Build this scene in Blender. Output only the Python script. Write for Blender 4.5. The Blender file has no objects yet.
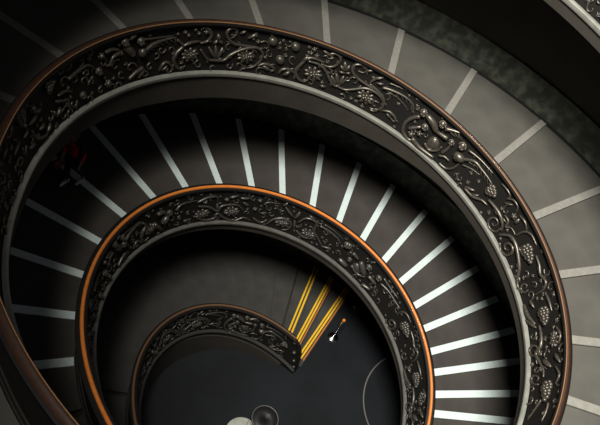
import bpy, bmesh, math, random
from mathutils import Vector, Matrix
random.seed(7)
R_ = math.radians
COL = bpy.context.scene.collection

# ------------------------------------------------------------------ spiral geometry
FL = {
 1: dict(z=-7.1644, p=4.3263, R=4.3511, k=1.598, h=(.0282, -.0084, -.0013, -.0039)),
 2: dict(z=-10.8728, p=5.2779, R=3.5392, k=1.2711, h=(.0107, -.0119, -.0067, .0029)),
 3: dict(z=-14.4063, p=5.3115, R=2.6112, k=1.1673, h=(.0152, -.0043, -.0067, .0168)),
 0: dict(z=-3.3384, p=4.3263, R=5.165, k=1.598, h=(0, 0, 0, 0)),
}
LEAN, HB, DZF = .1598, 1.0496, -1.1374

def fl_rz(n, th):
    f = FL[n]; t = R_(th); a = f['h']
    r = f['R'] + f['k'] * (th - 90) / 360 + 4 * (a[0] * math.cos(2 * t) + a[1] * math.sin(2 * t) + a[2] * math.cos(3 * t) + a[3] * math.sin(3 * t))
    if n == 1 and th > 203: u = min(1, (th - 203) / 30); r += .10 * u * u * (3 - 2 * u)
    return r, f['z'] + f['p'] * (th - 90) / 360

def fl_w(n, th):
    if n == 1: return 8.0429 - 1.4195 * (th - 90) / 360
    return fl_rz(n, th)[0] + {0: 4.0, 2: 3.55, 3: 3.35}[n]

VIS = {0: (270, -25), 1: (256, -25), 2: (244, -25), 3: (225, 60)}
def rzw(phi):
    """rail radius, rail height, outer wall radius at the unrolled angle phi (grows on the way down)"""
    n = int(math.floor((phi + 180) / 360)) + 1
    n = max(0, min(3, n)); th = 90 - (phi - 360 * (n - 1))
    hi, lo = VIS[n]
    def at(m, t): r, z = fl_rz(m, t); return (r, z, fl_w(m, t))
    if th > hi and n > 0: a = at(n - 1, VIS[n - 1][1]); b = at(n, hi); u = (VIS[n - 1][1] - (th - 360)) / (VIS[n - 1][1] - (hi - 360))
    elif th < lo and n < 3: a = at(n, lo); b = at(n + 1, VIS[n + 1][0]); u = (lo - th) / (lo - (VIS[n + 1][0] - 360))
    else: return at(n, th)
    return tuple(a[i] * (1 - u) + b[i] * u for i in range(3))
def phi_of(n, th): return 360 * (n - 1) + 90 - th
def P(phi, dr, dz, frac=None):
    r, z, w = rzw(phi); t = R_(90 - phi); r = r + dr
    return Vector((r * math.cos(t), r * math.sin(t), z + dz))
def PW(phi, dw, dz):
    r, z, w = rzw(phi); t = R_(90 - phi); r = w + dw
    return Vector((r * math.cos(t), r * math.sin(t), z + dz))
GZ = -15.812

# ------------------------------------------------------------------ materials
def mat(name, col, rough=.6, metal=0., spec=.5, coat=0., noise=None, bump=None):
    m = bpy.data.materials.new(name); m.use_nodes = True
    nt = m.node_tree; b = nt.nodes['Principled BSDF']
    b.inputs['Base Color'].default_value = (*col, 1); b.inputs['Roughness'].default_value = rough
    b.inputs['Metallic'].default_value = metal; b.inputs['Specular IOR Level'].default_value = spec
    b.inputs['Coat Weight'].default_value = coat
    tc = nt.nodes.new('ShaderNodeTexCoord')
    if noise:
        sc, col2, lo, hi = noise
        n = nt.nodes.new('ShaderNodeTexNoise'); n.inputs['Scale'].default_value = sc; n.inputs['Detail'].default_value = 6
        nt.links.new(tc.outputs['Object'], n.inputs['Vector'])
        r = nt.nodes.new('ShaderNodeValToRGB'); r.color_ramp.elements[0].position = lo; r.color_ramp.elements[1].position = hi
        r.color_ramp.elements[0].color = (*col, 1); r.color_ramp.elements[1].color = (*col2, 1)
        nt.links.new(n.outputs['Fac'], r.inputs['Fac']); nt.links.new(r.outputs['Color'], b.inputs['Base Color'])
    if bump:
        sc, st = bump
        n = nt.nodes.new('ShaderNodeTexNoise'); n.inputs['Scale'].default_value = sc; n.inputs['Detail'].default_value = 5
        nt.links.new(tc.outputs['Object'], n.inputs['Vector'])
        bp = nt.nodes.new('ShaderNodeBump'); bp.inputs['Strength'].default_value = st; bp.inputs['Distance'].default_value = .01
        nt.links.new(n.outputs['Fac'], bp.inputs['Height']); nt.links.new(bp.outputs['Normal'], b.inputs['Normal'])
    return m
M = dict(
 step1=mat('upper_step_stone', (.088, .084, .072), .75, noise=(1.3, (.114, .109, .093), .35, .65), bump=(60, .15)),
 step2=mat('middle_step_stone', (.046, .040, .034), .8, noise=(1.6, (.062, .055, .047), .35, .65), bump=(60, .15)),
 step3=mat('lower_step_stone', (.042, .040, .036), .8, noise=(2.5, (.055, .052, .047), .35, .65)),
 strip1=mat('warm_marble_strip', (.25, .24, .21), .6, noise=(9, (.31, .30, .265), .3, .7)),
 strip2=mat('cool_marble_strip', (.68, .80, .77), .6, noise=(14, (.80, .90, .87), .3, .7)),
 yellow=mat('yellow_grip_tape', (1.0, .60, .03), .4),
 orange=mat('orange_grip_tape', (.75, .22, .02), .5),
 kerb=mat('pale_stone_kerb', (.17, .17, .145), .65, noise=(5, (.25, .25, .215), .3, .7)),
 kerb2=mat('shaded_stone_kerb', (.08, .077, .068), .7, noise=(5, (.125, .12, .105), .3, .7)),  # same kerb stone, the middle turn's dimness put into its colour
 kerb3=mat('deep_shaded_stone_kerb', (.04, .038, .034), .7),  # kerb stone again, darkened for the deep shade of the innermost turn
 fascia=mat('brown_plaster_fascia', (.024, .020, .015), .85, noise=(2, (.034, .029, .021), .35, .65)),
 wall=mat('dark_brown_plaster', (.035, .029, .023), .9, noise=(1.2, (.045, .038, .030), .35, .65)),
 green=mat('green_marble', (.030, .034, .024), .6, noise=(4.5, (.12, .13, .095), .42, .74)),
 black=mat('black_joint', (.008, .008, .007), .9),
 bronze=mat('dark_bronze_panel', (.008, .007, .0055), .7, spec=.3, bump=(40, .3)),
 relief=mat('worn_bronze_relief', (.155, .138, .112), .36, metal=.6, noise=(30, (.075, .066, .053), .35, .7)),
 relief2=mat('shaded_bronze_relief', (.135, .125, .108), .36, metal=.55, noise=(30, (.07, .065, .056), .35, .7)),  # relief bronze with the shade of the lower turns put into its colour
 cap=mat('black_bronze_cap', (.008, .0075, .007), .65, spec=.3),
 wood=mat('brown_varnished_wood', (.050, .022, .012), .5, coat=.1, noise=(18, (.036, .016, .009), .35, .65)),
 wood2=mat('orange_varnished_wood', (.80, .24, .04), .5, coat=.15, noise=(18, (.68, .20, .03), .35, .65)),
 wood3=mat('dull_brown_wood', (.17, .09, .045), .5),
 bead=mat('rail_highlight_brown', (.26, .13, .05), .6),  # lighter colour that paints the gloss line on the rail edge
 floor=mat('blue_grey_floor', (.005, .006, .008), .7, spec=.3, noise=(.8, (.009, .011, .014), .35, .65)),
 inlay=mat('floor_inlay', (.16, .15, .14), .5),
 white=mat('veined_white_marble', (.52, .54, .46), .5, noise=(6, (.40, .42, .36), .4, .7)),
 brass=mat('brass', (.8, .4, .12), .3, metal=.8),
 chrome=mat('chrome', (.85, .85, .85), .18, metal=1.),
 darkmetal=mat('dark_metal', (.02, .02, .02), .5, metal=.3),
 rim=mat('grey_metal_rim', (.16, .16, .15), .45, metal=.3),
 cloth=mat('black_cloth', (.012, .012, .014), .9),
 red=mat('red_cloth', (.80, .01, .06), .8),
 skin=mat('skin', (.45, .27, .19), .6),
 hair=mat('dark_hair', (.015, .011, .009), .6),
 brown=mat('brown_leather', (.22, .075, .03), .6),
 shoe=mat('white_shoe', (.75, .75, .73), .6),
)

# ------------------------------------------------------------------ helpers
def tag(o, label=None, cat=None, group=None, kind=None):
    if label: o['label'] = label
    if cat: o['category'] = cat
    if group: o['group'] = group
    if kind: o['kind'] = kind
    return o
def link(name, bm, m, parent=None, smooth=False, origin=None):
    me = bpy.data.meshes.new(name)
    bmesh.ops.recalc_face_normals(bm, faces=bm.faces)
    if origin is not None: bmesh.ops.translate(bm, verts=bm.verts, vec=-Vector(origin))
    bm.to_mesh(me); bm.free()
    o = bpy.data.objects.new(name, me); COL.objects.link(o)
    if m: me.materials.append(M[m])
    if smooth:
        for p in me.polygons: p.use_smooth = True
    if origin is not None: o.location = origin
    if parent is not None:
        o.parent = parent
        if origin is not None: o.location = Vector(origin) - parent.location
    return o
def empty(name, loc):
    o = bpy.data.objects.new(name, None); COL.objects.link(o); o.location = loc; o.empty_display_size = .2
    return o
def sweep(bm, secs, closed=True, caps=True):
    rows = [[bm.verts.new(p) for p in s] for s in secs]
    k = len(rows[0])
    for a, b in zip(rows, rows[1:]):
        for i in range(k if closed else k - 1):
            j = (i + 1) % k; bm.faces.new((a[i], a[j], b[j], b[i]))
    if caps and closed: bm.faces.new(rows[0][::-1]); bm.faces.new(rows[-1])
    return rows
def frange(a, b, step):
    n = max(1, int(math.ceil(abs(b - a) / step))); return [a + (b - a) * i / n for i in range(n + 1)]
def prof_sweep(name, m, parent, p0, p1, prof, step=1.5, smooth=False, origin=None):
    bm = bmesh.new(); secs = []
    for ph in frange(p0, p1, step):
        pr = prof(ph) if callable(prof) else prof
        secs.append([P(ph, a, b) for a, b in pr])
    sweep(bm, secs)
    return link(name, bm, m, parent, smooth, origin)
def tube(bm, pts, radii, seg=8, flat=1., up=None):
    """tapered tube through pts with rounded tips"""
    pts = [Vector(p) for p in pts]; n = len(pts); secs = []
    prev = None
    for i, p in enumerate(pts):
        d = (pts[min(i + 1, n - 1)] - pts[max(i - 1, 0)]); d = d.normalized() if d.length > 1e-7 else Vector((0, 0, 1))
        if prev is None:
            ref = up if up is not None else (Vector((0, 0, 1)) if abs(d.z) < .9 else Vector((1, 0, 0)))
            s = d.cross(ref); s = s.normalized() if s.length > 1e-6 else Vector((1, 0, 0))
        else:
            s = prev - d * prev.dot(d); s = s.normalized() if s.length > 1e-6 else prev
        prev = s; q = s.cross(d)
        secs.append((p, s, q, radii[i]))
    (p, s, q, r) = secs[0]; d0 = (pts[1] - pts[0]).normalized()
    rows = [[p - d0 * r * .5 + (s * math.cos(a) + q * math.sin(a) * flat) * r * .6 for a in [2 * math.pi * j / seg for j in range(seg)]]]
    for (p, s, q, r) in secs:
        rows.append([p + (s * math.cos(a) + q * math.sin(a) * flat) * r for a in [2 * math.pi * j / seg for j in range(seg)]])
    (p, s, q, r) = secs[-1]; d1 = (pts[-1] - pts[-2]).normalized()
    rows.append([p + d1 * r * .5 + (s * math.cos(a) + q * math.sin(a) * flat) * r * .6 for a in [2 * math.pi * j / seg for j in range(seg)]])
    sweep(bm, rows)
def ball(bm, c, r, sc=(1, 1, 1), rot=None, u=10, v=7):
    m = Matrix.Translation(c) @ (rot.to_4x4() if rot else Matrix.Identity(4)) @ Matrix.Diagonal((r * sc[0], r * sc[1], r * sc[2], 1))
    bmesh.ops.create_uvsphere(bm, u_segments=u, v_segments=v, radius=1, matrix=m)
def lathe(bm, c, prof, seg=32):
    c = Vector(c); rows = [[c + Vector((r * math.cos(2 * math.pi * j / seg), r * math.sin(2 * math.pi * j / seg), z)) for j in range(seg)] for r, z in prof]
    sweep(bm, rows, caps=(tuple(prof[0]) != tuple(prof[-1])))
def catmull(pts, sub=5):
    if len(pts) < 3: 
        a, b = pts; return [tuple(a[k] * (1 - i / 3) + b[k] * i / 3 for k in range(2)) for i in range(4)]
    out = []; n = len(pts)
    for i in range(n - 1):
        p0 = pts[max(i - 1, 0)]; p1 = pts[i]; p2 = pts[i + 1]; p3 = pts[min(i + 2, n - 1)]
        for j in range(sub):
            t = j / sub
            out.append(tuple(.5 * (2 * p1[k] + (p2[k] - p0[k]) * t + (2 * p0[k] - 5 * p1[k] + 4 * p2[k] - p3[k]) * t * t + (3 * p1[k] - p0[k] - 3 * p2[k] + p3[k]) * t ** 3) for k in range(2)))
    out.append(tuple(pts[-1])); return out
ORD = ('first second third fourth fifth sixth seventh eighth ninth tenth eleventh twelfth thirteenth fourteenth fifteenth sixteenth seventeenth eighteenth '
       'nineteenth twentieth twenty-first twenty-second twenty-third twenty-fourth twenty-fifth').split()

# ------------------------------------------------------------------ ramp slabs (the setting)
FH = [(50, .28), (75, .30), (85, .38), (96, .47), (106, .53), (132, .60), (160, .60), (185, .45)]
def fascia_h(phi):
    n = max(0, min(3, int(math.floor((phi + 180) / 360)) + 1)); th = 90 - (phi - 360 * (n - 1))
    if n != 1: return .26
    if th <= FH[0][0]: return FH[0][1]
    for (a, x), (b, y) in zip(FH, FH[1:]):
        if th <= b: return x + (y - x) * (th - a) / (b - a)
    return FH[-1][1]
SL = DZF - .12
def slab(name, p0, p1, m):
    bm = bmesh.new(); secs = []
    for ph in frange(p0, p1, 2):
        h = fascia_h(ph)
        secs.append([P(ph, .05, -1.12), P(ph, -.17, -1.12), P(ph, -.17, -1.08 - h), P(ph, .05, -1.13 - h), PW(ph, .1, SL - .22), PW(ph, .1, SL), P(ph, .06, SL)])
    sweep(bm, secs)
    o = link(name, bm, m); tag(o, kind='structure'); return o
PH0, PH3 = phi_of(0, 228), phi_of(3, 80)
slab('floor_ramp_upper', PH0, phi_of(1, 270), 'fascia')
slab('floor_ramp_outer', phi_of(1, 270), phi_of(2, 270), 'fascia')
slab('floor_ramp_middle', phi_of(2, 270), phi_of(3, 270), 'fascia')
slab('floor_ramp_inner', phi_of(3, 270), phi_of(3, 92), 'fascia')

def walls(name, p0, p1):
    bm = bmesh.new(); secs = []
    for ph in frange(p0, p1, 3):
        r, z, w = rzw(ph)
        top = rzw(ph - 360)[1] + SL - .2 if ph - 360 >= PH0 else z + 3.0
        t = R_(90 - ph); c, s = math.cos(t), math.sin(t); b = z + SL - .22
        secs.append([Vector((w * c, w * s, b)), Vector((w * c, w * s, top)), Vector(((w + .25) * c, (w + .25) * s, top)), Vector(((w + .25) * c, (w + .25) * s, b))])
    sweep(bm, secs); return tag(link(name, bm, 'wall'), kind='structure')
walls('wall_upper', PH0, phi_of(1, 270))
walls('wall_outer', phi_of(1, 270), phi_of(2, 270))
walls('wall_middle', phi_of(2, 270), phi_of(3, 270))
walls('wall_inner', phi_of(3, 270), phi_of(3, 40))
def ring_trim(name, m, p0, p1, a, b, z0, z1, step=2):
    bm = bmesh.new(); secs = [[PW(ph, a, z0), PW(ph, a, z1), PW(ph, b, z1), PW(ph, b, z0)] for ph in frange(p0, p1, step)]
    sweep(bm, secs); return tag(link(name, bm, m), kind='structure')
ring_trim('trim_1', 'green', PH0, phi_of(1, 270), -.05, .02, DZF - .08, DZF + .81)
ring_trim('trim_2', 'green', phi_of(1, 270), phi_of(2, 270), -.05, .02, DZF - .08, DZF + .81)
ring_trim('trim_3', 'green', phi_of(2, 270), phi_of(3, 270), -.05, .02, DZF - .08, DZF + .81)
ring_trim('trim_4', 'green', phi_of(3, 270), phi_of(3, 92), -.05, .02, DZF - .08, DZF + .81)
ring_trim('trim_5', 'black', phi_of(1, 270), phi_of(2, 270), -.12, -.05, DZF - .1, DZF + .012)
ring_trim('trim_6', 'black', phi_of(2, 270), phi_of(3, 270), -.12, -.05, DZF - .1, DZF + .012)
# a narrow stone landing where the photo's frame hides the steps
def landing(name, p0, p1, m):
    bm = bmesh.new(); secs = [[P(ph, .10, SL), P(ph, .10, DZF - .02), PW(ph, -.12, DZF - .02), PW(ph, -.12, SL)] for ph in frange(p0, p1, 3)]
    sweep(bm, secs); return tag(link(name, bm, m), kind='structure')
landing('floor_landing_upper', PH0, phi_of(1, 201.5), 'step1')
landing('floor_landing_outer', phi_of(1, -3.2), phi_of(2, 231.5), 'step2')
landing('floor_landing_middle', phi_of(2, 17.2), phi_of(3, 202.5), 'step3')

# ground floor
bm = bmesh.new(); lathe(bm, (0, 0, GZ), [(6.9, -.2), (6.9, 0), (.01, 0), (.01, -.2)], 96)
tag(link('floor', bm, 'floor'), kind='structure')
bm = bmesh.new(); lathe(bm, (4.0, 3.25, GZ), [(1.70, 0), (1.70, .004), (1.735, .004), (1.735, 0), (1.70, 0)], 96)
tag(link('trim_7', bm, 'inlay'), kind='structure')
bm = bmesh.new(); secs = []
for ph in frange(phi_of(3, 215), phi_of(3, 93), 3):
    r, z, w = rzw(ph); t = R_(90 - ph); c, s = math.cos(t), math.sin(t)
    r2 = r - .2; top = z - 1.30
    secs.append([Vector((r2 * c, r2 * s, GZ)), Vector((r2 * c, r2 * s, max(top, GZ + .05))), Vector(((r2 + .1) * c, (r2 + .1) * s, max(top, GZ + .05))), Vector(((r2 + .1) * c, (r2 + .1) * s, GZ))])
sweep(bm, secs); tag(link('wall_under_ramp', bm, 'wall'), kind='structure')

# ------------------------------------------------------------------ steps
def tread_mesh(pa, pb, s, inner=.10):
    """stone of one step between unrolled angles pa (upper) and pb (lower); both ends run parallel to the radial lines, s metres past them"""
    bm = bmesh.new(); k = 6; rows = []
    fr = frange(pa, pb, 1.2)
    for i, ph in enumerate(fr):
        u = i / (len(fr) - 1); row = []; se = s + .004 - .010 * u
        for j in range(k + 1):
            q = P(ph, inner, 0).lerp(PW(ph, -.12, 0), j / k); rad = math.hypot(q.x, q.y)
            ph2 = ph + math.degrees(se / rad); t = R_(90 - ph2)
            row.append(Vector((rad * math.cos(t), rad * math.sin(t), rzw(ph2)[1] + DZF - .03 * (1 - u) - .002)))
        row += [row[-1] - Vector((0, 0, .075)), row[0] - Vector((0, 0, .075))]
        rows.append(row)
    sweep(bm, rows); return bm
def strip_mesh(ph, off, w, inner=.12, h=.010, outer=-.12):
    """straight strip of width w, its middle off metres before the radial line at ph"""
    bm = bmesh.new(); a = P(ph, inner, DZF); b = PW(ph, outer, DZF)
    d = (b - a); d.z = 0; d.normalize(); t = Vector((d.y, -d.x, 0))   # t points down the stair
    rows = []
    for i in range(7):
        q = a.lerp(b, i / 6); rad = math.hypot(q.x, q.y); row = []
        for sgn in (-1, 1):
            s = off + sgn * w / 2
            dphi = math.degrees(s / rad); zz = rzw(ph + dphi)[1] + DZF
            row.append(Vector((q.x + t.x * s, q.y + t.y * s, zz)))
        rows.append([row[0] + Vector((0, 0, -.02)), row[0] + Vector((0, 0, h)), row[1] + Vector((0, 0, h)), row[1] + Vector((0, 0, -.02))])
    sweep(bm, rows); return bm
def step(n, th_low, th_high, tmat, smat, w, label, group, strip=True, tapes=None, wood_off=.0):
    c = (P(phi_of(n, th_low), .1, DZF) + PW(phi_of(n, th_low), 0, DZF)) / 2
    root = empty('stair_step', c); tag(root, label, 'step', group)
    rad = math.hypot(c.x, c.y); off = math.degrees(w / 2 / rad)
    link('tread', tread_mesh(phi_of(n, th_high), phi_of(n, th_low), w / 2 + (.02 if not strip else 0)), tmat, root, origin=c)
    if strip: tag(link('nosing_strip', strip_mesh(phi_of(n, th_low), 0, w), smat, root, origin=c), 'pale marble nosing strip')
    for (o_, w_, m_) in (tapes or []):
        tag(link('grip_strip', strip_mesh(phi_of(n, th_low), o_, w_, inner=.06 if th_low > 84 else .30), m_, root, origin=c), ('yellow' if m_ == 'yellow' else 'orange') + ' grip strip')
    return root
N1 = [186.8, 172.4, 157.8, 143.7, 129.1, 114.7, 99.8, 85., 70., 55., 40.6, 25.4, 11.3, -3.]
for i, th in enumerate(N1):
    hi = N1[i - 1] if i else 201.
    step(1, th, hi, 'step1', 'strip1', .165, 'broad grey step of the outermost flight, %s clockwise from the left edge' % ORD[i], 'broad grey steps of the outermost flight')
N2 = [217.6, 204.4, 191.5, 179.6, 168., 157., 146.3, 135.7, 125.7, 115.9, 105.9, 96.4, 87.1, 77.6, 69., 60.3, 52.4, 44.8, 38., 30.9, 24.6, 18.]
for i, th in enumerate(N2):
    hi = N2[i - 1] if i else 231.
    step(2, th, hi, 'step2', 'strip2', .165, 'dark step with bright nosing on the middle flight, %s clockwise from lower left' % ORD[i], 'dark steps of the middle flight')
N3 = [190., 178.5, 168., 158., 148.5, 139.5, 131., 123., 115.5, 108., 101.2]
for i, th in enumerate(N3):
    hi = N3[i - 1] if i else 202.
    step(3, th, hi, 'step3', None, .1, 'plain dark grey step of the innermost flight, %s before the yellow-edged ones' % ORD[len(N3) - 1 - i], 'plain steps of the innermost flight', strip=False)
TP = [(-.07, .05, 'yellow'), (.03, .05, 'yellow')]
step(3, 94.6, 101.2, 'step3', None, .2, 'dark step with two yellow grip lines, highest of the three taped', 'steps with yellow grip lines', False, TP)
step(3, 88.8, 94.6, 'step3', None, .2, 'dark step with yellow grip lines, middle of the three taped', 'steps with yellow grip lines', False, [(-.09, .05, 'yellow'), (-.01, .05, 'yellow'), (.06, .025, 'orange')])
step(3, 83.0, 88.8, 'step3', None, .2, 'dark step with yellow and orange grip lines, lowest before the ground floor', 'steps with yellow grip lines', False, [(-.09, .05, 'yellow'), (-.01, .05, 'yellow'), (.07, .03, 'orange')])

# ------------------------------------------------------------------ balustrades
def Q(phi, v, off):
    """point on the panel's inner face: v from kerb (0) to rail (1), off metres proud of it"""
    return P(phi, -LEAN * (1 - v) - .004 - off, -HB * (1 - v))
def endv(n, phi):
    """height factor of the balustrade where the innermost one curls down to the floor"""
    if n != 3: return 1.
    th = 90 - (phi - 720)
    if th >= 92: return 1.
    u = max(0., min(1., (92 - th) / 9.5)); return math.sqrt(max(0, 1 - u ** 2)) * .80 + .20 
def balustrade(n, p0, p1, label, wood, wr):
    root = empty('balustrade', P((p0 + p1) / 2, 0, -HB)); tag(root, label, 'balustrade')
    o = root.location
    cin, cout = (-.095, .03) if n in (0, 1) else (-.07, .105)
    if n == 3: cin, cout = -.08, .07
    def panel(ph):
        e = endv(n, ph); top = -HB - .07 + (HB + .0) * e; f = max(.05, e)
        lean = LEAN * f
        return [(-LEAN + LEAN * e * .93, top), (-LEAN, -HB - .06), (.03, -HB - .14), (.03, top)]
    prof_sweep('panel', 'bronze', root, p0, p1, panel, 1.2, origin=o)
    pe = p1 if n != 3 else phi_of(3, 91.5)
    bw = .03
    prof_sweep('rail_cap', 'cap', root, p0, pe, [(cin, -.10), (cin - .01, -.07), (cin, -.04), (cin + .03, -.03), (cout - .03, -.03), (cout, -.04), (cout, -.12), (.02, -.14), (cin + .05, -.14)], 1.2, origin=o)
    a, b = wr; m = (a + b) / 2; h = (b - a) / 2
    rp = [(m + h * math.cos(t), -.03 + (.042) * max(0, math.sin(t)) - (.01 if math.sin(t) < 0 else 0)) for t in [math.pi * 2 * i / 14 for i in range(14)]]
    rp1 = [(-.075, -.035), (-.085, -.012), (-.078, .002), (-.06, .006), (-.03, -.004), (-.004, -.022), (.006, -.034), (.008, -.050), (-.002, -.060), (-.03, -.05)]
    tag(prof_sweep('handrail', wood, root, p0, pe, rp1 if n < 2 else rp, .6, True, origin=o), 'varnished wooden handrail')
    if n in (0, 1):
        tag(prof_sweep('rail_highlight', 'bead', root, p0, pe, [(-.086 + .011 * math.cos(t), -.020 + .011 * math.sin(t)) for t in [math.pi * 2 * i / 10 for i in range(10)]], .5, True, origin=o), 'thin golden highlight line along the handrail')  # thin strip added to draw the specular line along the rail
    # mouldings under the rail and above the kerb
    def mould(v, r):
        return lambda ph: [(-LEAN * (1 - v) - .004 + r * math.cos(t), -HB * (1 - v) + r * 1.2 * math.sin(t)) for t in [math.pi * 2 * i / 8 for i in range(8)]]
    prof_sweep('moulding', 'cap', root, p0, pe, mould(.895, .012), 1.2, True, origin=o)
    kp = lambda ph: [(-LEAN - .065, -HB - .045), (-LEAN - .07, -HB + .005), (-LEAN - .05, -HB + .028), (-LEAN + .0, -HB + .033), (-LEAN + .0, -HB - .075), (-LEAN - .055, -HB - .075)]
    tag(prof_sweep('stone_kerb', {2: 'kerb2', 3: 'kerb3'}.get(n, 'kerb'), root, p0, p1, kp, 1.2, origin=o), {3: 'stone kerb in deep shade'}.get(n, 'pale stone kerb'))
    return root
BAL = {}
BAL[0] = balustrade(0, PH0, phi_of(1, 270), 'ornate dark bronze balustrade cut off by the top right corner', 'wood', (-.10, 0.))
BAL[1] = balustrade(1, phi_of(1, 270) + .2, phi_of(2, 270), 'large outermost dark bronze balustrade with relief figures and brown handrail', 'wood', (-.10, 0.))
BAL[2] = balustrade(2, phi_of(2, 270) + .2, phi_of(3, 270), 'middle dark bronze balustrade with bright orange wooden handrail', 'wood2', (-.03, .035))
BAL[3] = balustrade(3, phi_of(3, 270) + .2, phi_of(3, 82.5), 'small innermost dark balustrade ending beside the yellow grip lines', 'wood3', (-.03, .03))

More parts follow.
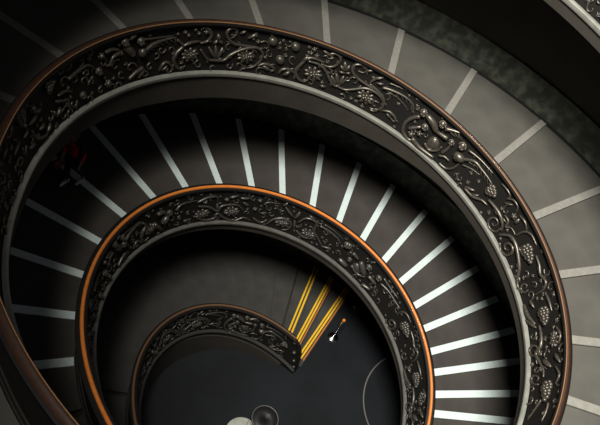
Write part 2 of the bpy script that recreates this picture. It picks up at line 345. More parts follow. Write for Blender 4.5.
# ------------------------------------------------------------------ relief ornament: kind,radius,points as (angle, height share) along the panel
TRACE = """1scroll,0.017,151.4,0.56 149.8,0.6 149,0.7 149.4,0.8 150.7,0.84 151.6,0.79;1leaf,0.022,147.3,0.73 147.2,0.63;1leaf,0.016,148.2,0.55 147.2,0.63;1leaf,0.016,146,0.56 147.2,0.63;1scroll,0.018,151.3,0.44 149.4,0.26 147.3,0.24 145.2,0.25 143.7,0.36 141.3,0.47 138.9,0.54 137.1,0.55 135.8,0.48 135.6,0.38 136.2,0.28 137.3,0.18 138.9,0.13 139.8,0.16;1leaf,0.018,149.3,0.48 147.6,0.28;1leaf,0.018,147.7,0.51 147.3,0.27;1leaf,0.018,145.9,0.48 147,0.28;1scroll,0.017,138.6,0.56 141.5,0.56 143.6,0.59 145.1,0.7 145.2,0.8 143.9,0.86 142.8,0.82 142.9,0.73 143.9,0.73;1leaf,0.015,140.6,0.84 141.9,0.77;1leaf,0.018,137.9,0.82 139.9,0.7;1bead,0.025,138,0.77;1bead,0.022,138.5,0.7;1bead,0.025,137.2,0.66;1rosette,0.1,139.8,0.35;1bead,0.03,150.2,0.76;1scroll,0.018,136.2,0.2 135.1,0.26 133.6,0.27 132.1,0.22 132.1,0.16 132.9,0.17;1leaf,0.02,134.8,0.22 133,0.17;1scroll,0.018,130.5,0.14 129.9,0.23 128.2,0.27 126.7,0.23 125.5,0.13;1leaf,0.02,129.1,0.14 127.6,0.24;1knob,0.078,133.6,0.72;1knob,0.078,127.7,0.72;1knob,0.078,130.8,0.4;1bead,0.03,123,0.78;1bead,0.028,121.9,0.68;1bead,0.026,123.5,0.69;1leaf,0.02,124.2,0.62 125.1,0.49;1scroll,0.02,119.7,0.61 123.5,0.61 125.5,0.42 126.3,0.28 125.3,0.15 123.5,0.11 122.4,0.18;1rosette,0.11,121.6,0.32;1scroll,0.018,123.6,0.53 121,0.54 118.9,0.48 117.2,0.35 115.5,0.26 114.4,0.27 113,0.43 112.6,0.51;1scroll,0.017,120.2,0.56 118.3,0.56 116.7,0.63 115.9,0.76 116.5,0.84 118.1,0.84 119.4,0.76 118.8,0.71 117.7,0.76;1leaf,0.016,120.6,0.82 118.4,0.78;1leaf,0.022,114.6,0.77 113.8,0.62;1leaf,0.018,115.3,0.67 113.8,0.61;1leaf,0.018,113.2,0.74 113.6,0.62;1leaf,0.015,115.2,0.55 113.6,0.57;1leaf,0.015,112.4,0.61 113.4,0.58;1leaf,0.02,115.7,0.49 114.5,0.3;1leaf,0.018,116.8,0.41 114.9,0.28;1leaf,0.018,113.7,0.5 114.2,0.3;1scroll,0.018,114.3,0.26 112.1,0.26 109.7,0.36 107.3,0.47 105,0.5 102.8,0.48 101.2,0.4 101,0.31 102,0.19 103.9,0.15;1scroll,0.018,104.1,0.54 107.2,0.55 109.8,0.58 111.6,0.64 112.3,0.74 111.6,0.82 109.9,0.86 108.6,0.81 109.2,0.73 110.5,0.72;1leaf,0.015,107,0.86 108.8,0.79;1leaf,0.016,103.9,0.83 106.2,0.72;1leaf,0.016,103.2,0.72 104.9,0.67;1bead,0.025,101.9,0.67;1bead,0.022,106.2,0.73;1rosette,0.11,106.2,0.31;1leaf,0.015,118.9,0.14 117.3,0.16;1bead,0.022,109.7,0.14;1scroll,0.018,106.4,0.59 103.6,0.54 101.3,0.44 101,0.28 102.5,0.14 103.7,0.12;1scroll,0.015,106.5,0.6 105.9,0.71 103.7,0.83;1wing,0.02,102.8,0.66 100.7,0.7 97.6,0.73 94.8,0.72 93.2,0.65 93.1,0.53;1wing,0.012,101.6,0.8 98.3,0.84 95.1,0.85 91.7,0.84;1wing,0.01,100.9,0.63 98.2,0.63 95.6,0.58 94.2,0.53;1scroll,0.016,100.4,0.24 98.4,0.3 96.3,0.25 96.2,0.17 97.6,0.2;1leaf,0.012,99,0.23 97.3,0.19;1head,0.075,90.1,0.69;1limb,0.03,90.7,0.58 92.5,0.44 93.3,0.27 92.7,0.12 90.6,0.05 88.3,0.1;1head,0.068,87.9,0.47;1limb,0.03,91.5,0.26 89,0.42;1torso,0.06,88.7,0.69 86.6,0.65 84.7,0.56;1head,0.075,84.1,0.75;1wing,0.03,82.6,0.74 80.6,0.81 78.7,0.86;1limb,0.035,81.2,0.6 84.3,0.56;1shield,0.09,83.6,0.31;1limb,0.02,85.6,0.2 83.7,0.15 81.6,0.26 81.2,0.38;1head,0.06,79.5,0.59;1head,0.08,76.4,0.7;1torso,0.08,76.6,0.49 74.3,0.5;1limb,0.025,80.1,0.31 79.4,0.46 79.6,0.58;1limb,0.035,89.3,0.12 86.9,0.07 84.6,0.07 81.6,0.09;1bead,0.045,90.3,0.17;1bead,0.035,88.3,0.28;1limb,0.02,79.1,0.09 76.7,0.11 74.9,0.26 74.2,0.5;1head,0.075,75.9,0.46;1limb,0.02,80.3,0.21 78.9,0.27 77.2,0.27;1wing,0.022,74.4,0.51 71.4,0.66 68.5,0.66 65.7,0.65 63.8,0.63;1wing,0.016,74.3,0.73 70.7,0.77 67.3,0.78 65.4,0.78;1wing,0.012,73.4,0.42 70.8,0.5 67.9,0.55;1grape,0.12,63.5,0.53 61,0.54;1scroll,0.018,69,0.12 65.9,0.14 63.1,0.25 61,0.28;1leaf,0.016,69.2,0.15 66.4,0.25;1leaf,0.014,66.4,0.14 64.7,0.25;1scroll,0.022,61.5,0.38 58.3,0.41 56,0.4 54,0.34 53,0.24;1volute,0.014,53.6,0.25 54,0.12 55.8,0.05 57.5,0.09 57.6,0.2 56.5,0.28 55.2,0.26 55.5,0.15 56.4,0.15;1scroll,0.014,61.7,0.8 59.7,0.82 57.9,0.8 57.9,0.7;1scroll,0.014,57.9,0.71 56.4,0.81 54.4,0.81 53.7,0.72;1leaf,0.014,57.6,0.62 55.8,0.73;1scroll,0.015,52.2,0.75 50,0.78 48.1,0.72;1scroll,0.014,55.3,0.48 53.5,0.48 52.8,0.37 51.4,0.46 49.4,0.46;1bead,0.035,53.3,0.63;1leaf,0.02,51.7,0.7 51.6,0.59;1bead,0.02,60.9,0.07;1volute,0.017,50.8,0.08 49.2,0.02 47,0.08 46.3,0.22 47.2,0.29 48.8,0.26 49.4,0.16 48.4,0.12 47.7,0.17;1scroll,0.022,52.5,0.17 50.1,0.36 47.3,0.39 44.3,0.33 41.6,0.25 39.6,0.12 37.8,0.06 35.5,0.1;1scroll,0.015,49.1,0.48 48.2,0.67 46.3,0.77 43.3,0.77;1grape,0.13,44.8,0.54 40.8,0.53;1scroll,0.017,41.1,0.68 38.5,0.67 36.3,0.63 33.8,0.69 32.5,0.58 32.8,0.38;1volute,0.014,35.1,0.25 35.2,0.16 36.6,0.11 37.3,0.19 36.4,0.26 36,0.2;1leaf,0.02,32.3,0.08 28.9,0.12 25.9,0.23;1scroll,0.015,31.6,0.61 28.5,0.65 26.3,0.65;1grape,0.12,27.9,0.47 24.2,0.47;1bead,0.022,43.4,0.08;1leaf,0.016,32.3,0.24 30,0.28;1leaf,0.018,28.4,0.04 24.8,0.24;1scroll,0.02,24.6,0.33 21.5,0.35 19.2,0.31 18,0.19 15.5,0.27 13,0.36 10.9,0.37;1volute,0.015,17.9,0.21 18.2,0.09 20,0.03 20.7,0.12 19.6,0.22 18.6,0.19 19.2,0.13;1rosette,0.085,19.2,0.62;1scroll,0.014,21.8,0.7 19.3,0.78 17.4,0.71;1leaf,0.025,15.1,0.39 12.6,0.54;1leaf,0.018,15.1,0.65 12.5,0.75;1volute,0.015,9.6,0.26 10.3,0.14 11.9,0.08 12.5,0.15 11.4,0.25 10.8,0.21;1grape,0.12,8.4,0.48 4.2,0.51;1scroll,0.014,12,0.65 9.3,0.76 7.7,0.69;1wing,0.014,4.6,0.4 2.8,0.28 0.8,0.15;1wing,0.014,2.8,0.6 0.6,0.59 -1.5,0.54;1bead,0.022,16,0.08;1leaf,0.02,167.2,0.88 169,0.8;1head,0.068,170.1,0.78;1head,0.065,166.2,0.72;1wing,0.022,166.3,0.53 164.5,0.58 162.8,0.64 160.4,0.67 158,0.69 157.2,0.65;1wing,0.012,165.3,0.74 162,0.72 158,0.72;1torso,0.06,165.7,0.58 166.2,0.49;1limb,0.025,166.1,0.26 167.8,0.21 169.5,0.13;1limb,0.022,165.7,0.22 167,0.1;1torso,0.06,169.8,0.69 168.2,0.54;1limb,0.022,171.6,0.64 173.2,0.6 174.1,0.49;1limb,0.022,174.9,0.73 173.4,0.74 171.6,0.68;1limb,0.02,173.8,0.49 175,0.5;1bead,0.035,175.1,0.19;1bead,0.035,176,0.69;1scroll,0.02,157.1,0.64 155.8,0.53 157.3,0.42 158.1,0.3 157.4,0.17 156.1,0.1 155,0.15;1leaf,0.014,161.6,0.13 160.8,0.24 159.5,0.26 157.8,0.11;1leaf,0.012,160.8,0.12 159.5,0.2;1rosette,0.1,153.9,0.35;1scroll,0.017,155.7,0.52 153.9,0.58 151.4,0.59;1bead,0.022,155.2,0.76;1bead,0.022,154.4,0.7;1bead,0.022,152.8,0.8;1bead,0.022,151.9,0.73;1grape,0.1,190.9,0.72 189.3,0.76;1wing,0.018,185.1,0.63 182,0.66 179.5,0.65 177.7,0.52;1head,0.06,177.2,0.47;1bead,0.035,175,0.2;1limb,0.015,188.5,0.5 186.4,0.48 184.7,0.4;1head,0.055,182.1,0.23;1bead,0.035,196.1,0.67;1grape,0.11,199.9,0.81 200,0.63;1leaf,0.014,194,0.3 195.6,0.29;1leaf,0.014,192.2,0.21 193.7,0.13;1leaf,0.014,195.3,0.53 198.1,0.52;1leaf,0.014,193.9,0.55 195.8,0.58;1leaf,0.014,189.4,0.44 187.4,0.37;1leaf,0.014,188.6,0.3 190,0.21;1leaf,0.014,199.8,0.23 198.1,0.22;1leaf,0.014,200.6,0.46 198.9,0.51;1leaf,0.014,186,0.18 186.8,0.3;1scroll,0.015,202.7,0.52 203.8,0.5 204.9,0.46;1scroll,0.015,206.3,0.71 207.7,0.7 208.5,0.66;1volute,0.013,187.3,0.26 186.2,0.25 186.3,0.33 187.5,0.35 187.3,0.29;1scroll,0.014,197.8,0.4 197,0.23 194.2,0.11 193.1,0.17;2wing,0.016,159.6,0.55 157.9,0.65 154.8,0.67 151.4,0.66;2scroll,0.017,151.4,0.62 148.1,0.72 144.5,0.73 144.1,0.57;2scroll,0.017,150.9,0.5 147.1,0.46 143.8,0.33 142.2,0.47 136.7,0.51 133.8,0.37;2rosette,0.1,149.4,0.27;2rosette,0.1,138.1,0.31;2scroll,0.016,152.5,0.24 148.5,0.09 144.7,0.12 143.6,0.26 140.8,0.13 136.8,0.05 133.2,0.17 130.4,0.11;2limb,0.02,156.3,0.18 153.7,0.18;2leaf,0.016,139.6,0.71 136.7,0.77;2leaf,0.016,135.6,0.71 132.3,0.74;2leaf,0.018,144.1,0.52 143.7,0.35;2head,0.06,162.3,0.55;2torso,0.06,163.3,0.47 165,0.36;2limb,0.03,167,0.65 164.9,0.65 162.6,0.47;2limb,0.03,168.4,0.42 165.7,0.19;2leaf,0.016,132.3,0.53 134.4,0.6;2bead,0.03,148.5,0.59;2bead,0.03,140.7,0.64;2wing,0.016,126.5,0.65 125.4,0.73 121,0.77;2rosette,0.1,118.3,0.3;2scroll,0.017,123.8,0.12 121.8,0.31 118.2,0.43 114.9,0.37 115,0.18 117.4,0.09;2leaf,0.016,118.6,0.74 114.6,0.55;2leaf,0.02,113,0.76 114.1,0.53;2leaf,0.016,113,0.27 113.8,0.48;2scroll,0.017,112.2,0.48 109.8,0.69 105.7,0.71 105.4,0.46 103.1,0.34 100.2,0.2;2rosette,0.1,107,0.3;2scroll,0.016,111.7,0.23 108.4,0.16 105,0.21;2wing,0.018,103.7,0.68 99.7,0.68 95.5,0.64 93.7,0.56;2wing,0.01,102.4,0.77 97.9,0.76 93.6,0.71;2head,0.07,91.3,0.67;2scroll,0.015,100.1,0.18 97.4,0.25 96.2,0.21;2scroll,0.015,129.4,0.2 126.4,0.12 124.2,0.23;2bead,0.03,128.5,0.72;2bead,0.03,129.6,0.46;2leaf,0.016,119.7,0.76 118.3,0.89;2leaf,0.016,109,0.79 106.8,0.77;2head,0.06,90.3,0.69;2head,0.05,87.6,0.38;2limb,0.03,87.4,0.61 84.8,0.57;2head,0.065,79.3,0.63;2head,0.065,73.6,0.64;2torso,0.06,83,0.56 79.4,0.38;2limb,0.03,77.7,0.13 74.1,0.19;2limb,0.03,77.2,0.45 73.5,0.44;2wing,0.016,71.6,0.58 67.9,0.63 63.3,0.63 59.6,0.64;2wing,0.014,71.8,0.75 67.7,0.73 62.7,0.75;2torso,0.05,91.2,0.19 87.5,0.17;2limb,0.025,85.5,0.29 81.7,0.23 78.8,0.33;2shield,0.08,83.5,0.32;2limb,0.02,79.7,0.77 78.4,0.86"""
def parse():
    out = []
    for e in TRACE.split(';'):
        k, r, pts = e[1:].split(',', 2)[0], e.split(',', 2)[1], e.split(',', 2)[2]
        out.append((int(e[0]), k, float(r), [tuple(float(x) for x in q.split(',')) for q in pts.split(' ')]))
    return out
ORN = parse()
NAMES = dict(scroll='vine_scroll', leaf='leaf', bead='bud', limb='figure_limb', wing='wing', head='cherub_head', grape='grape_cluster', volute='volute', rosette='rosette', knob='round_boss', torso='cherub_torso', shield='shield', tendril='tendril')
def frame(n, th, v):
    ph = phi_of(n, th); c = Q(ph, v, 0); du = (Q(ph - .3, v, 0) - Q(ph + .3, v, 0)).normalized(); dv = (Q(ph, v + .05, 0) - Q(ph, v - .05, 0)).normalized()
    nn = du.cross(dv).normalized(); inn = Vector((-c.x, -c.y, 0)).normalized()
    if nn.dot(inn) < 0: nn = -nn
    return c, du, dv, nn
def orn(n, kind, r, pts, s=1.):
    root = BAL[n]; bm = bmesh.new(); r = r * s * dict(rosette=1.65, grape=1.4, scroll=1.5, volute=1.45, leaf=1.5, knob=1.08).get(kind, 1.3) * (1.12 if n > 1 else 1)
    c0, du0, dv0, nn0 = frame(n, *pts[0])
    if kind in ('scroll', 'volute', 'leaf', 'limb', 'wing', 'torso', 'tendril'):
        sm = catmull(pts, 4 if kind != 'tendril' else 3)
        N = len(sm); P3 = []; rad = []
        for i, (th, v) in enumerate(sm):
            c, du, dv, nn = frame(n, th, v); u = i / (N - 1)
            if kind == 'leaf': rr = r * (.35 + 1.0 * math.sin(math.pi * (.15 + .75 * u)))
            elif kind in ('scroll', 'volute'): rr = r * (1.15 - .5 * abs(2 * u - .8) ** 1.5) if N > 8 else r * (.7 + .5 * math.sin(math.pi * u))
            elif kind == 'wing': rr = r * (1.3 - .8 * u)
            elif kind == 'torso': rr = r * (.72 + .18 * math.sin(math.pi * u))
            else: rr = r * (1.15 - .35 * u)
            rad.append(max(rr, .006)); P3.append(c + nn * (rr * (.9 if kind != 'torso' else .5)))
        tube(bm, P3, rad, 8, up=nn0)
        if kind == 'wing':                                   # feather barbs trailing from the wing's leading edge
            for i in range(2, N - 1, 2):
                c, du, dv, nn = frame(n, *sm[i]); d = (P3[min(i + 1, N - 1)] - P3[i - 1]).normalized(); side = nn.cross(d)
                if side.z > 0: side = -side
                tube(bm, [P3[i], P3[i] + (side * .8 + d * .5) * r * 2.0, P3[i] + (side * 1.1 + d * 1.2) * r * 2.9], [r * .4, r * .45, r * .2], 6)
        if kind in ('scroll',) and N > 14:                    # small sheath leaves springing from the stem
            for i in range(4, N - 3, 5):
                d = (P3[i + 1] - P3[i - 1]).normalized(); c, du, dv, nn = frame(n, *sm[i]); side = nn.cross(d) * (1 if (i // 5) % 2 else -1)
                tube(bm, [P3[i], P3[i] + side * r * 1.5 + d * r * 1.2, P3[i] + side * r * 2.2 + d * r * 3.0], [r * .5, r * .72, r * .25], 6)
    elif kind == 'bead':
        ball(bm, c0 + nn0 * r * .6, r); 
        for a in range(5):
            t = a * 1.257; ball(bm, c0 + (du0 * math.cos(t) + dv0 * math.sin(t)) * r * 1.0 + nn0 * r * .25, r * .5, u=7, v=5)
    elif kind == 'knob':
        rot = Matrix((du0, dv0, nn0)).transposed(); ball(bm, c0 + nn0 * .012, r, (1, 1, .8), rot, 20, 12); ball(bm, c0, r * 1.12, (1, 1, .16), rot, 20, 8)
    elif kind == 'head':
        rot = Matrix((du0, dv0, nn0)).transposed()
        r *= .88; ball(bm, c0 + nn0 * r * .45, r, (.85, 1.05, .8), rot, 14, 10); q = c0 + nn0 * r * 1.22
        ball(bm, q - dv0 * r * .1, r * .2, u=6, v=5); ball(bm, q - dv0 * r * .45 - nn0 * r * .12, r * .22, (1.4, .6, .6), rot, 6, 5)
        for sgn in (-1, 1):
            ball(bm, q + du0 * sgn * r * .38 - dv0 * r * .3 - nn0 * r * .22, r * .3, u=7, v=5); ball(bm, c0 + du0 * sgn * r * .85 + nn0 * r * .4, r * .22, u=6, v=5)
        for a in range(9):
            t = math.pi * (a / 8); ball(bm, c0 + nn0 * r * .5 + (du0 * math.cos(t) * .8 + dv0 * math.sin(t) * .9) * r, r * .27, u=7, v=5)
    elif kind == 'rosette':
        for a in range(9):
            t = a * 2 * math.pi / 9 + .2; d = du0 * math.cos(t) + dv0 * math.sin(t) * .72; rot = Matrix((d.normalized(), nn0.cross(d.normalized()), nn0)).transposed()
            ball(bm, c0 + d * r * .72 + nn0 * .02, r * .34, (1.2, .62, .55), rot, 8, 6)
        for a in range(5):
            t = a * 1.257 + .4; ball(bm, c0 + (du0 * math.cos(t) + dv0 * math.sin(t) * .8) * r * .32 + nn0 * .04, r * .2, u=7, v=5)
        ball(bm, c0 + nn0 * .05, r * .2, u=8, v=6)
    elif kind == 'grape':
        c1, du1, dv1, nn1 = frame(n, *pts[1]); ax = c1 - c0; L = ax.length; axn = ax.normalized(); sd = nn0.cross(axn)
        rw_ = [3, 4, 4, 3, 3, 2, 1]
        for i, k in enumerate(rw_):
            for j in range(k):
                ball(bm, c0 - axn * .02 + ax * (i / 6) * 1.1 + sd * ((j - (k - 1) / 2) * r * .38) + nn0 * (.02 + .02 * (1 if 0 < j < k - 1 or k == 1 else 0)), r * .235, u=8, v=6)
    elif kind == 'shield':
        rot = Matrix((du0, dv0, nn0)).transposed(); ball(bm, c0 + nn0 * .01, r, (1, 1.15, .5), rot, 18, 12)
        for a in range(4):
            tube(bm, [c0 + dv0 * r * (.6 - .4 * a) + du0 * x * r * .7 + nn0 * (r * .46 - abs(x) * r * .25) for x in (-1, -.5, 0, .5, 1)], [.009, .011, .012, .011, .009], 6)
        tube(bm, [c0 + (du0 * math.cos(t) + dv0 * math.sin(t) * 1.12) * r * 1.05 + nn0 * .02 for t in [R_(x) for x in range(0, 361, 20)]], [.012] * 19, 6)
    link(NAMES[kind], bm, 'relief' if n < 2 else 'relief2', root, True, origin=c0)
t1 = [o for o in ORN if o[0] == 1]; t2 = [o for o in ORN if o[0] == 2]
for _, k, r, pts in t1: orn(1, k, r, pts)
for _, k, r, pts in t2: orn(2, k, r, pts, .95)
def mapped(n, src, f, s, lo, hi, skip=()):
    for _, k, r, pts in src:
        q = [(f(a), v) for a, v in pts]
        if all(lo <= a <= hi for a, v in q) and k not in skip: orn(n, k, r, q, s)
mapped(2, t1, lambda a: 60 + (a - 50) * 1.15, .9, 2, 61)          # vine of the right end
mapped(2, t1, lambda a: 168 + (a - 152) * 1.05, .9, 168, 226, ('knob',))   # figures of the left end
mapped(0, t1, lambda a: a, 1., 20, 106)
mapped(3, t1, lambda a: 93 + (a - 60) * 1.25, .72, 94, 205)
# small curling tendrils that fill the ground between the larger ornaments
DONE = {0: [], 1: [], 2: [], 3: []}
def occupy(n, src, f=lambda a: a):
    R = FL[n]['R'] * math.pi / 180
    for _, k, r, pts in src:
        for a, v in (catmull(pts, 3) if len(pts) > 1 else pts): DONE[n].append((f(a) * R, v, r * (1.6 if len(pts) > 1 else 1.1)))
occupy(1, t1); occupy(0, t1); occupy(2, t2)
occupy(2, t1, lambda a: 60 + (a - 50) * 1.15 if a < 52 else (168 + (a - 152) * 1.05 if a > 151 else 400)); occupy(3, t1, lambda a: 93 + (a - 60) * 1.25)
def tendrils(n, lo, hi, count, s):
    R = FL[n]['R'] * math.pi / 180; made = 0
    for _ in range(9000):
        if made >= count: break
        a = random.uniform(lo, hi); v = random.uniform(.08, .84); x = a * R; L = s * random.uniform(.07, .12)
        if any((x - q[0]) ** 2 + (v - q[1]) ** 2 < (q[2] + L * .62) ** 2 for q in DONE[n]): continue
        DONE[n].append((x, v, L * .7)); made += 1
        t0 = random.uniform(0, 6.28); sg = random.choice((-1, 1)); pts = []
        for i in range(7):
            u = i / 6; rr = L * (.95 - .75 * u); t = t0 + sg * u * 4.6
            pts.append((a + rr * math.cos(t) / R, v + rr * math.sin(t)))
        orn(n, 'tendril', .011, pts, s)
def sprigs(n, lo, hi, count, s):
    R = FL[n]['R'] * math.pi / 180; made = 0
    for _ in range(12000):
        if made >= count: break
        a = random.uniform(lo, hi); v = random.uniform(.07, .85); x = a * R; L = s * random.uniform(.05, .08)
        if any((x - q[0]) ** 2 + (v - q[1]) ** 2 < (q[2] * .8 + L * .55) ** 2 for q in DONE[n]): continue
        DONE[n].append((x, v, L * .8)); made += 1
        bm = bmesh.new(); t0 = random.uniform(0, 6.28); c, du, dv, nn = frame(n, a, v)
        for k in (-1, 0, 1):
            d = du * math.cos(t0 + k * .75) + dv * math.sin(t0 + k * .75)
            tube(bm, [c - d * L * .3 + nn * .006, c + d * L * .35 + nn * .016, c + d * L * (1.0 if k == 0 else .85) + nn * .006], [.007 * s, .017 * s, .005 * s], 7, up=nn)
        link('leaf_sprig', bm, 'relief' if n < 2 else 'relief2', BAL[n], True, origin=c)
tendrils(1, 0, 222, 92, 1.); tendrils(2, 3, 215, 92, .85); tendrils(3, 95, 205, 40, .7); tendrils(0, 20, 100, 20, 1.)
sprigs(1, 0, 222, 96, 1.); sprigs(2, 3, 215, 96, .9); sprigs(3, 95, 205, 60, .7); sprigs(0, 20, 100, 30, 1.)
# volute that ends the innermost balustrade
bm = bmesh.new()
sp = [(92 - 9 * u, .96 * math.sqrt(max(0, 1 - u * u))) for u in [i / 12 for i in range(13)]]
tube(bm, [P(phi_of(3, a), -.03 - .1 * (1 - v), -HB * (1 - v) - .02) for a, v in sp], [.055] * 13, 10)
link('end_scroll', bm, 'cap', BAL[3], True, origin=P(phi_of(3, 90), 0, -.5))
bm = bmesh.new()
for a, v, r in ((91, .86, .05), (88.5, .55, .06), (86, .3, .05), (84, .12, .045)):
    c, du, dv, nn = frame(3, a, v); ball(bm, c + nn * .03, r, u=10, v=7)
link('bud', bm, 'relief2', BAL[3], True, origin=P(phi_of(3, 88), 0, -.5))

# ------------------------------------------------------------------ ground-floor things
def gobj(name, x, y, label, cat):
    return tag(empty(name, (x, y, GZ)), label, cat)
s = gobj('stanchion', .90, 3.97, 'chrome stanchion post with orange tip beside the lowest taped step', 'post')
bm = bmesh.new(); lathe(bm, (0, 0, 0), [(.17, 0), (.17, .015), (.14, .035), (.05, .055), (.03, .07), (.001, .07), (.001, 0)], 28); o = link('base', bm, 'chrome', s, True)
bm = bmesh.new(); lathe(bm, (0, 0, 0), [(.024, .06), (.024, .95), (.018, 1.0), (.001, 1.0), (.001, .06)], 16); link('pole', bm, 'chrome', s, True)
bm = bmesh.new(); ball(bm, Vector((0, 0, 1.03)), .05, u=14, v=10); tag(link('finial', bm, 'orange', s, True), 'orange ball tip')
s = gobj('urn', 1.15, 5.2, 'small dark pot with dull orange glints on the ground floor', 'pot')
bm = bmesh.new(); lathe(bm, (0, 0, 0), [(.09, 0), (.14, .1), (.15, .2), (.11, .3), (.13, .34), (.10, .34), (.08, .3), (.001, .2), (.001, 0)], 20); link('bowl', bm, 'darkmetal', s, True)
for a in (.4, 2.2, 4.1):
    bm = bmesh.new(); ball(bm, Vector((.14 * math.cos(a), .14 * math.sin(a), .31)), .03); link('knob', bm, 'brass', s, True)
s = gobj('low_table', -.18, -.05, 'low round white stone table cut off by the bottom edge', 'table')
bm = bmesh.new(); lathe(bm, (0, 0, .41), [(.40, 0), (.42, .01), (.42, .03), (.40, .04), (.001, .04), (.001, 0)], 48); link('table_top', bm, 'white', s)
bm = bmesh.new(); tube(bm, [Vector((-.06, -.38, .452)), Vector((.0, .0, .452)), Vector((.01, .39, .452))], [.008] * 3, 6, .4); tag(link('seam', bm, 'brown', s), 'dark brown seam')
bm = bmesh.new(); lathe(bm, (0, 0, 0), [(.15, 0), (.15, .02), (.05, .05), (.04, .405), (.001, .405), (.001, 0)], 24); link('pedestal', bm, 'darkmetal', s, True)
s = gobj('bar_table', .15, .30, 'tall round black table with thin grey rim beside the low white table', 'table')
bm = bmesh.new(); lathe(bm, (0, 0, 1.05), [(.32, 0), (.33, .02), (.32, .04), (.001, .04), (.001, 0)], 40); link('table_top', bm, 'darkmetal', s, True)
bm = bmesh.new(); tube(bm, [Vector((.325 * math.cos(R_(a)), .325 * math.sin(R_(a)), 1.09)) for a in range(0, 361, 10)], [.013] * 37, 8); tag(link('rim', bm, 'rim', s, True), 'thin grey metal rim')
bm = bmesh.new(); lathe(bm, (0, 0, 0), [(.20, 0), (.20, .015), (.03, .04), (.022, 1.045), (.001, 1.045), (.001, 0)], 24); link('pedestal', bm, 'darkmetal', s, True)
bm = bmesh.new(); lathe(bm, (.04, .12, 1.092), [(.03, 0), (.03, .02), (.02, .035), (.001, .035), (.001, 0)], 12); link('reflection_spot', bm, 'rim', s, True)  # small pale disc standing for a reflection on the table top

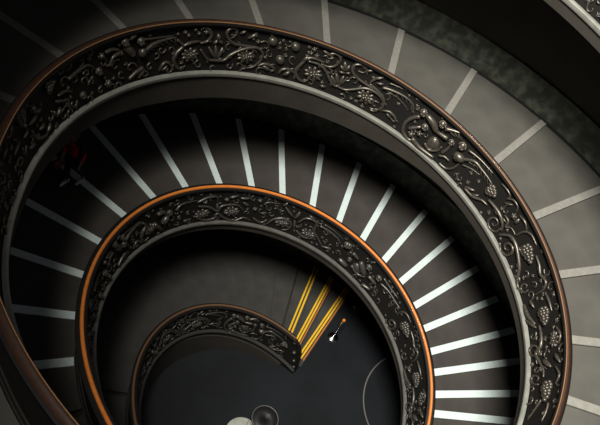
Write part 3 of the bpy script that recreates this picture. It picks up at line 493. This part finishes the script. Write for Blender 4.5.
# ------------------------------------------------------------------ person climbing the middle flight
def skin_mesh(verts, edges, radii, sub=2):
    me = bpy.data.meshes.new('b'); me.from_pydata([Vector(v) for v in verts], edges, [])
    o = bpy.data.objects.new('b', me); COL.objects.link(o)
    sk = o.modifiers.new('s', 'SKIN'); sk.use_smooth_shade = True
    for i, v in enumerate(me.skin_vertices[0].data):
        v.radius = radii[i] if isinstance(radii[i], tuple) else (radii[i], radii[i]); v.use_root = (i == 0)
    ss = o.modifiers.new('u', 'SUBSURF'); ss.levels = ss.render_levels = sub
    dg = bpy.context.evaluated_depsgraph_get(); m2 = bpy.data.meshes.new_from_object(o.evaluated_get(dg))
    bpy.data.objects.remove(o); return m2
def person(ph, dr, face):
    g = P(ph, dr, DZF + .045); root = empty('person', g + Vector((0, 0, .0))); root.rotation_euler = (0, 0, face); root.scale = (.86, .86, .86)
    tag(root, 'person in dark clothes and red top walking on the middle flight', 'person')
    def add(name, me, m):
        me.materials.clear(); me.materials.append(M[m]); me.name = name
        for p in me.polygons: p.use_smooth = True
        o = bpy.data.objects.new(name, me); COL.objects.link(o); o.parent = root; return o
    # x = forward, y = left; right foot leads one step higher
    V = [(0, 0, .90), (0, 0, 1.08), (.01, 0, 1.27), (.02, 0, 1.40), (.03, 0, 1.47), (.045, 0, 1.56), (.05, 0, 1.64),
         (0, .09, .86), (-.02, .10, .50), (-.16, .10, .12), (-.10, .10, .07), (-.02, .10, .045),
         (0, -.09, .86), (.17, -.10, .52), (.17, -.10, .16), (.21, -.10, .115), (.31, -.10, .09),
         (.01, .17, 1.37), (-.04, .23, 1.12), (.08, .24, .92), (.12, .235, .84),
         (.01, -.17, 1.37), (.02, -.24, 1.12), (.18, -.20, .96), (.24, -.18, .90)]
    E = [(0, 1), (1, 2), (2, 3), (3, 4), (4, 5), (5, 6), (0, 7), (7, 8), (8, 9), (9, 10), (10, 11), (0, 12), (12, 13), (13, 14), (14, 15), (15, 16), (3, 17), (17, 18), (18, 19), (19, 20), (3, 21), (21, 22), (22, 23), (23, 24)]
    Rr = [(.12, .15), (.11, .13), (.12, .16), (.10, .13), .055, (.085, .08), (.088, .08), .09, .062, .045, .045, .04, .09, .062, .045, .045, .04, .06, .045, .036, .03, .06, .045, .036, .03]
    add('body', skin_mesh(V, E, Rr), 'skin')
    V = [(0, 0, .92), (0, .09, .87), (-.02, .10, .50), (-.15, .10, .15), (0, -.09, .87), (.17, -.10, .52), (.17, -.10, .16)]
    add('trousers', skin_mesh(V, [(0, 1), (1, 2), (2, 3), (0, 4), (4, 5), (5, 6)], [(.135, .165), .105, .078, .062, .105, .078, .062]), 'cloth')
    V = [(0, 0, .90), (0, 0, 1.08), (.01, 0, 1.27), (.02, 0, 1.40), (.01, .17, 1.38), (-.04, .23, 1.12), (.07, .24, .94), (.01, -.17, 1.38), (.02, -.24, 1.12), (.16, -.205, .97)]
    tag(add('shirt', skin_mesh(V, [(0, 1), (1, 2), (2, 3), (3, 4), (4, 5), (5, 6), (3, 7), (7, 8), (8, 9)], [(.15, .18), (.135, .16), (.145, .185), (.12, .14), .075, .06, .05, .075, .06, .05]), 'red'), 'dark red top')
    bm = bmesh.new()                                     # open dark jacket over the shoulders and flanks
    for sy in (-1, 1):
        tube(bm, [(.00, sy * .05, 1.44), (.0, sy * .14, 1.42), (-.02, sy * .19, 1.25), (-.02, sy * .18, 1.02), (-.02, sy * .17, .80)], [.09, .10, .105, .10, .09], 12, .9)
    tube(bm, [(-.10, 0, 1.44), (-.12, 0, 1.25), (-.12, 0, 1.0), (-.12, 0, .80)], [.10, .12, .12, .11], 12)
    o = link('jacket', bm, 'cloth', root, True); tag(o, 'open black jacket')
    bm = bmesh.new(); ball(bm, Vector((.035, 0, 1.635)), .118, (1.0, .88, 1.02), u=16, v=12); ball(bm, Vector((-.04, 0, 1.56)), .08, (.9, .9, 1.1))
    bmesh.ops.delete(bm, geom=[v for v in bm.verts if v.co.x > .10 and v.co.z < 1.67], context='VERTS'); link('hair', bm, 'hair', root, True)
    bm = bmesh.new(); ball(bm, Vector((.148, 0, 1.60)), .018); ball(bm, Vector((.135, 0, 1.555)), .022, (.5, 1, .35)); link('nose_and_mouth', bm, 'skin', root, True)
    for sy in (-1, 1):
        bm = bmesh.new(); ball(bm, Vector((.130, sy * .032, 1.63)), .012); link('eye', bm, 'hair', root, True)
        bm = bmesh.new(); ball(bm, Vector((.045, sy * .10, 1.61)), .026, (.6, .4, 1)); link('ear', bm, 'skin', root, True)
    for (x, y, z) in ((.12, .235, .84), (.24, -.18, .90)):
        bm = bmesh.new(); b = Vector((x, y, z)); ball(bm, b + Vector((.015, 0, -.035)), .038, (.55, .9, 1.15))
        for i in range(4):
            f = b + Vector((.018 + .004 * i, (.024 - .016 * i), -.07)); L = (.075, .085, .08, .062)[i]
            tube(bm, [f, f + Vector((.012, 0, -L * .5)), f + Vector((.002, 0, -L * .95))], [.009, .0085, .007], 6)
        tube(bm, [b + Vector((.02, .0, -.02)), b + Vector((.055, .005, -.045)), b + Vector((.062, .004, -.075))], [.011, .010, .008], 6)
        link('hand', bm, 'skin', root, True)
    for (x, y, z) in ((-.03, .10, .0), (.27, -.10, .045)):
        bm = bmesh.new(); tube(bm, [(x - .12, y, z + .05), (x - .04, y, z + .055), (x + .07, y, z + .04), (x + .14, y, z + .035)], [.045, .05, .045, .034], 12, .9); 
        tag(link('shoe', bm, 'shoe', root, True), 'white shoe')
    bag = tag(empty('handbag', g), 'brown leather handbag hanging beside the person in red', 'bag'); bag.rotation_euler = (0, 0, face); bag.scale = (.86, .86, .86)
    bm = bmesh.new(); bmesh.ops.create_cube(bm, size=1, matrix=Matrix.Translation((.24, -.30, .60)) @ Matrix.Diagonal((.32, .12, .24, 1))); bmesh.ops.bevel(bm, geom=bm.edges[:], offset=.03, segments=3, affect='EDGES'); link('bag_body', bm, 'brown', bag, True)
    bm = bmesh.new(); tube(bm, [(.15, -.30, .70), (.19, -.27, .80), (.24, -.25, .84), (.29, -.27, .80), (.33, -.30, .70)], [.01] * 5, 6); link('bag_handle', bm, 'brown', bag, True)
person(phi_of(2, 169.2), 1.98, R_(262))

# ------------------------------------------------------------------ light
def spot(name, loc, aim, power, size, angle, blend, col):
    l = bpy.data.lights.new(name, 'SPOT'); l.energy = power; l.shadow_soft_size = size; l.spot_size = R_(angle); l.spot_blend = blend; l.color = col
    o = bpy.data.objects.new(name, l); COL.objects.link(o); o.location = loc
    o.rotation_euler = (Vector(aim) - Vector(loc)).to_track_quat('-Z', 'Y').to_euler(); return o
spot('skylight_beam', (-1.5, -6.5, 9.0), (4.5, 4.6, -10), 36000, 2.6, 58, 1., (1., .97, .90))
w = bpy.data.worlds.new('world'); bpy.context.scene.world = w; w.use_nodes = True
w.node_tree.nodes['Background'].inputs[0].default_value = (.95, .93, 1., 1); w.node_tree.nodes['Background'].inputs[1].default_value = .105

# ------------------------------------------------------------------ camera
tl, yw, rl = R_(41.5276), R_(5.8587), R_(-23.505)
fwd = Vector((0, math.sin(tl), -math.cos(tl))); up = Vector((0, math.cos(tl), math.sin(tl))); rt = Vector((1, 0, 0))
Y = Matrix.Rotation(yw, 3, 'Z'); fwd, up, rt = Y @ fwd, Y @ up, Y @ rt
rt, up = rt * math.cos(rl) - up * math.sin(rl), rt * math.sin(rl) + up * math.cos(rl)
cd = bpy.data.cameras.new('camera'); cam = bpy.data.objects.new('camera', cd); COL.objects.link(cam)
m4 = Matrix((rt, up, -fwd)).transposed().to_4x4(); m4.translation = (-.4029, -6.2549, 0); cam.matrix_world = m4
cd.sensor_width = 36; cd.lens = 631.3094 / 600 * 36; cd.clip_start = .05
sc = bpy.context.scene; sc.camera = cam
sc.view_settings.view_transform = 'Standard'; sc.view_settings.look = 'None'; sc.view_settings.gamma = 1; sc.view_settings.use_curve_mapping = False
sc.view_settings.exposure = 0.
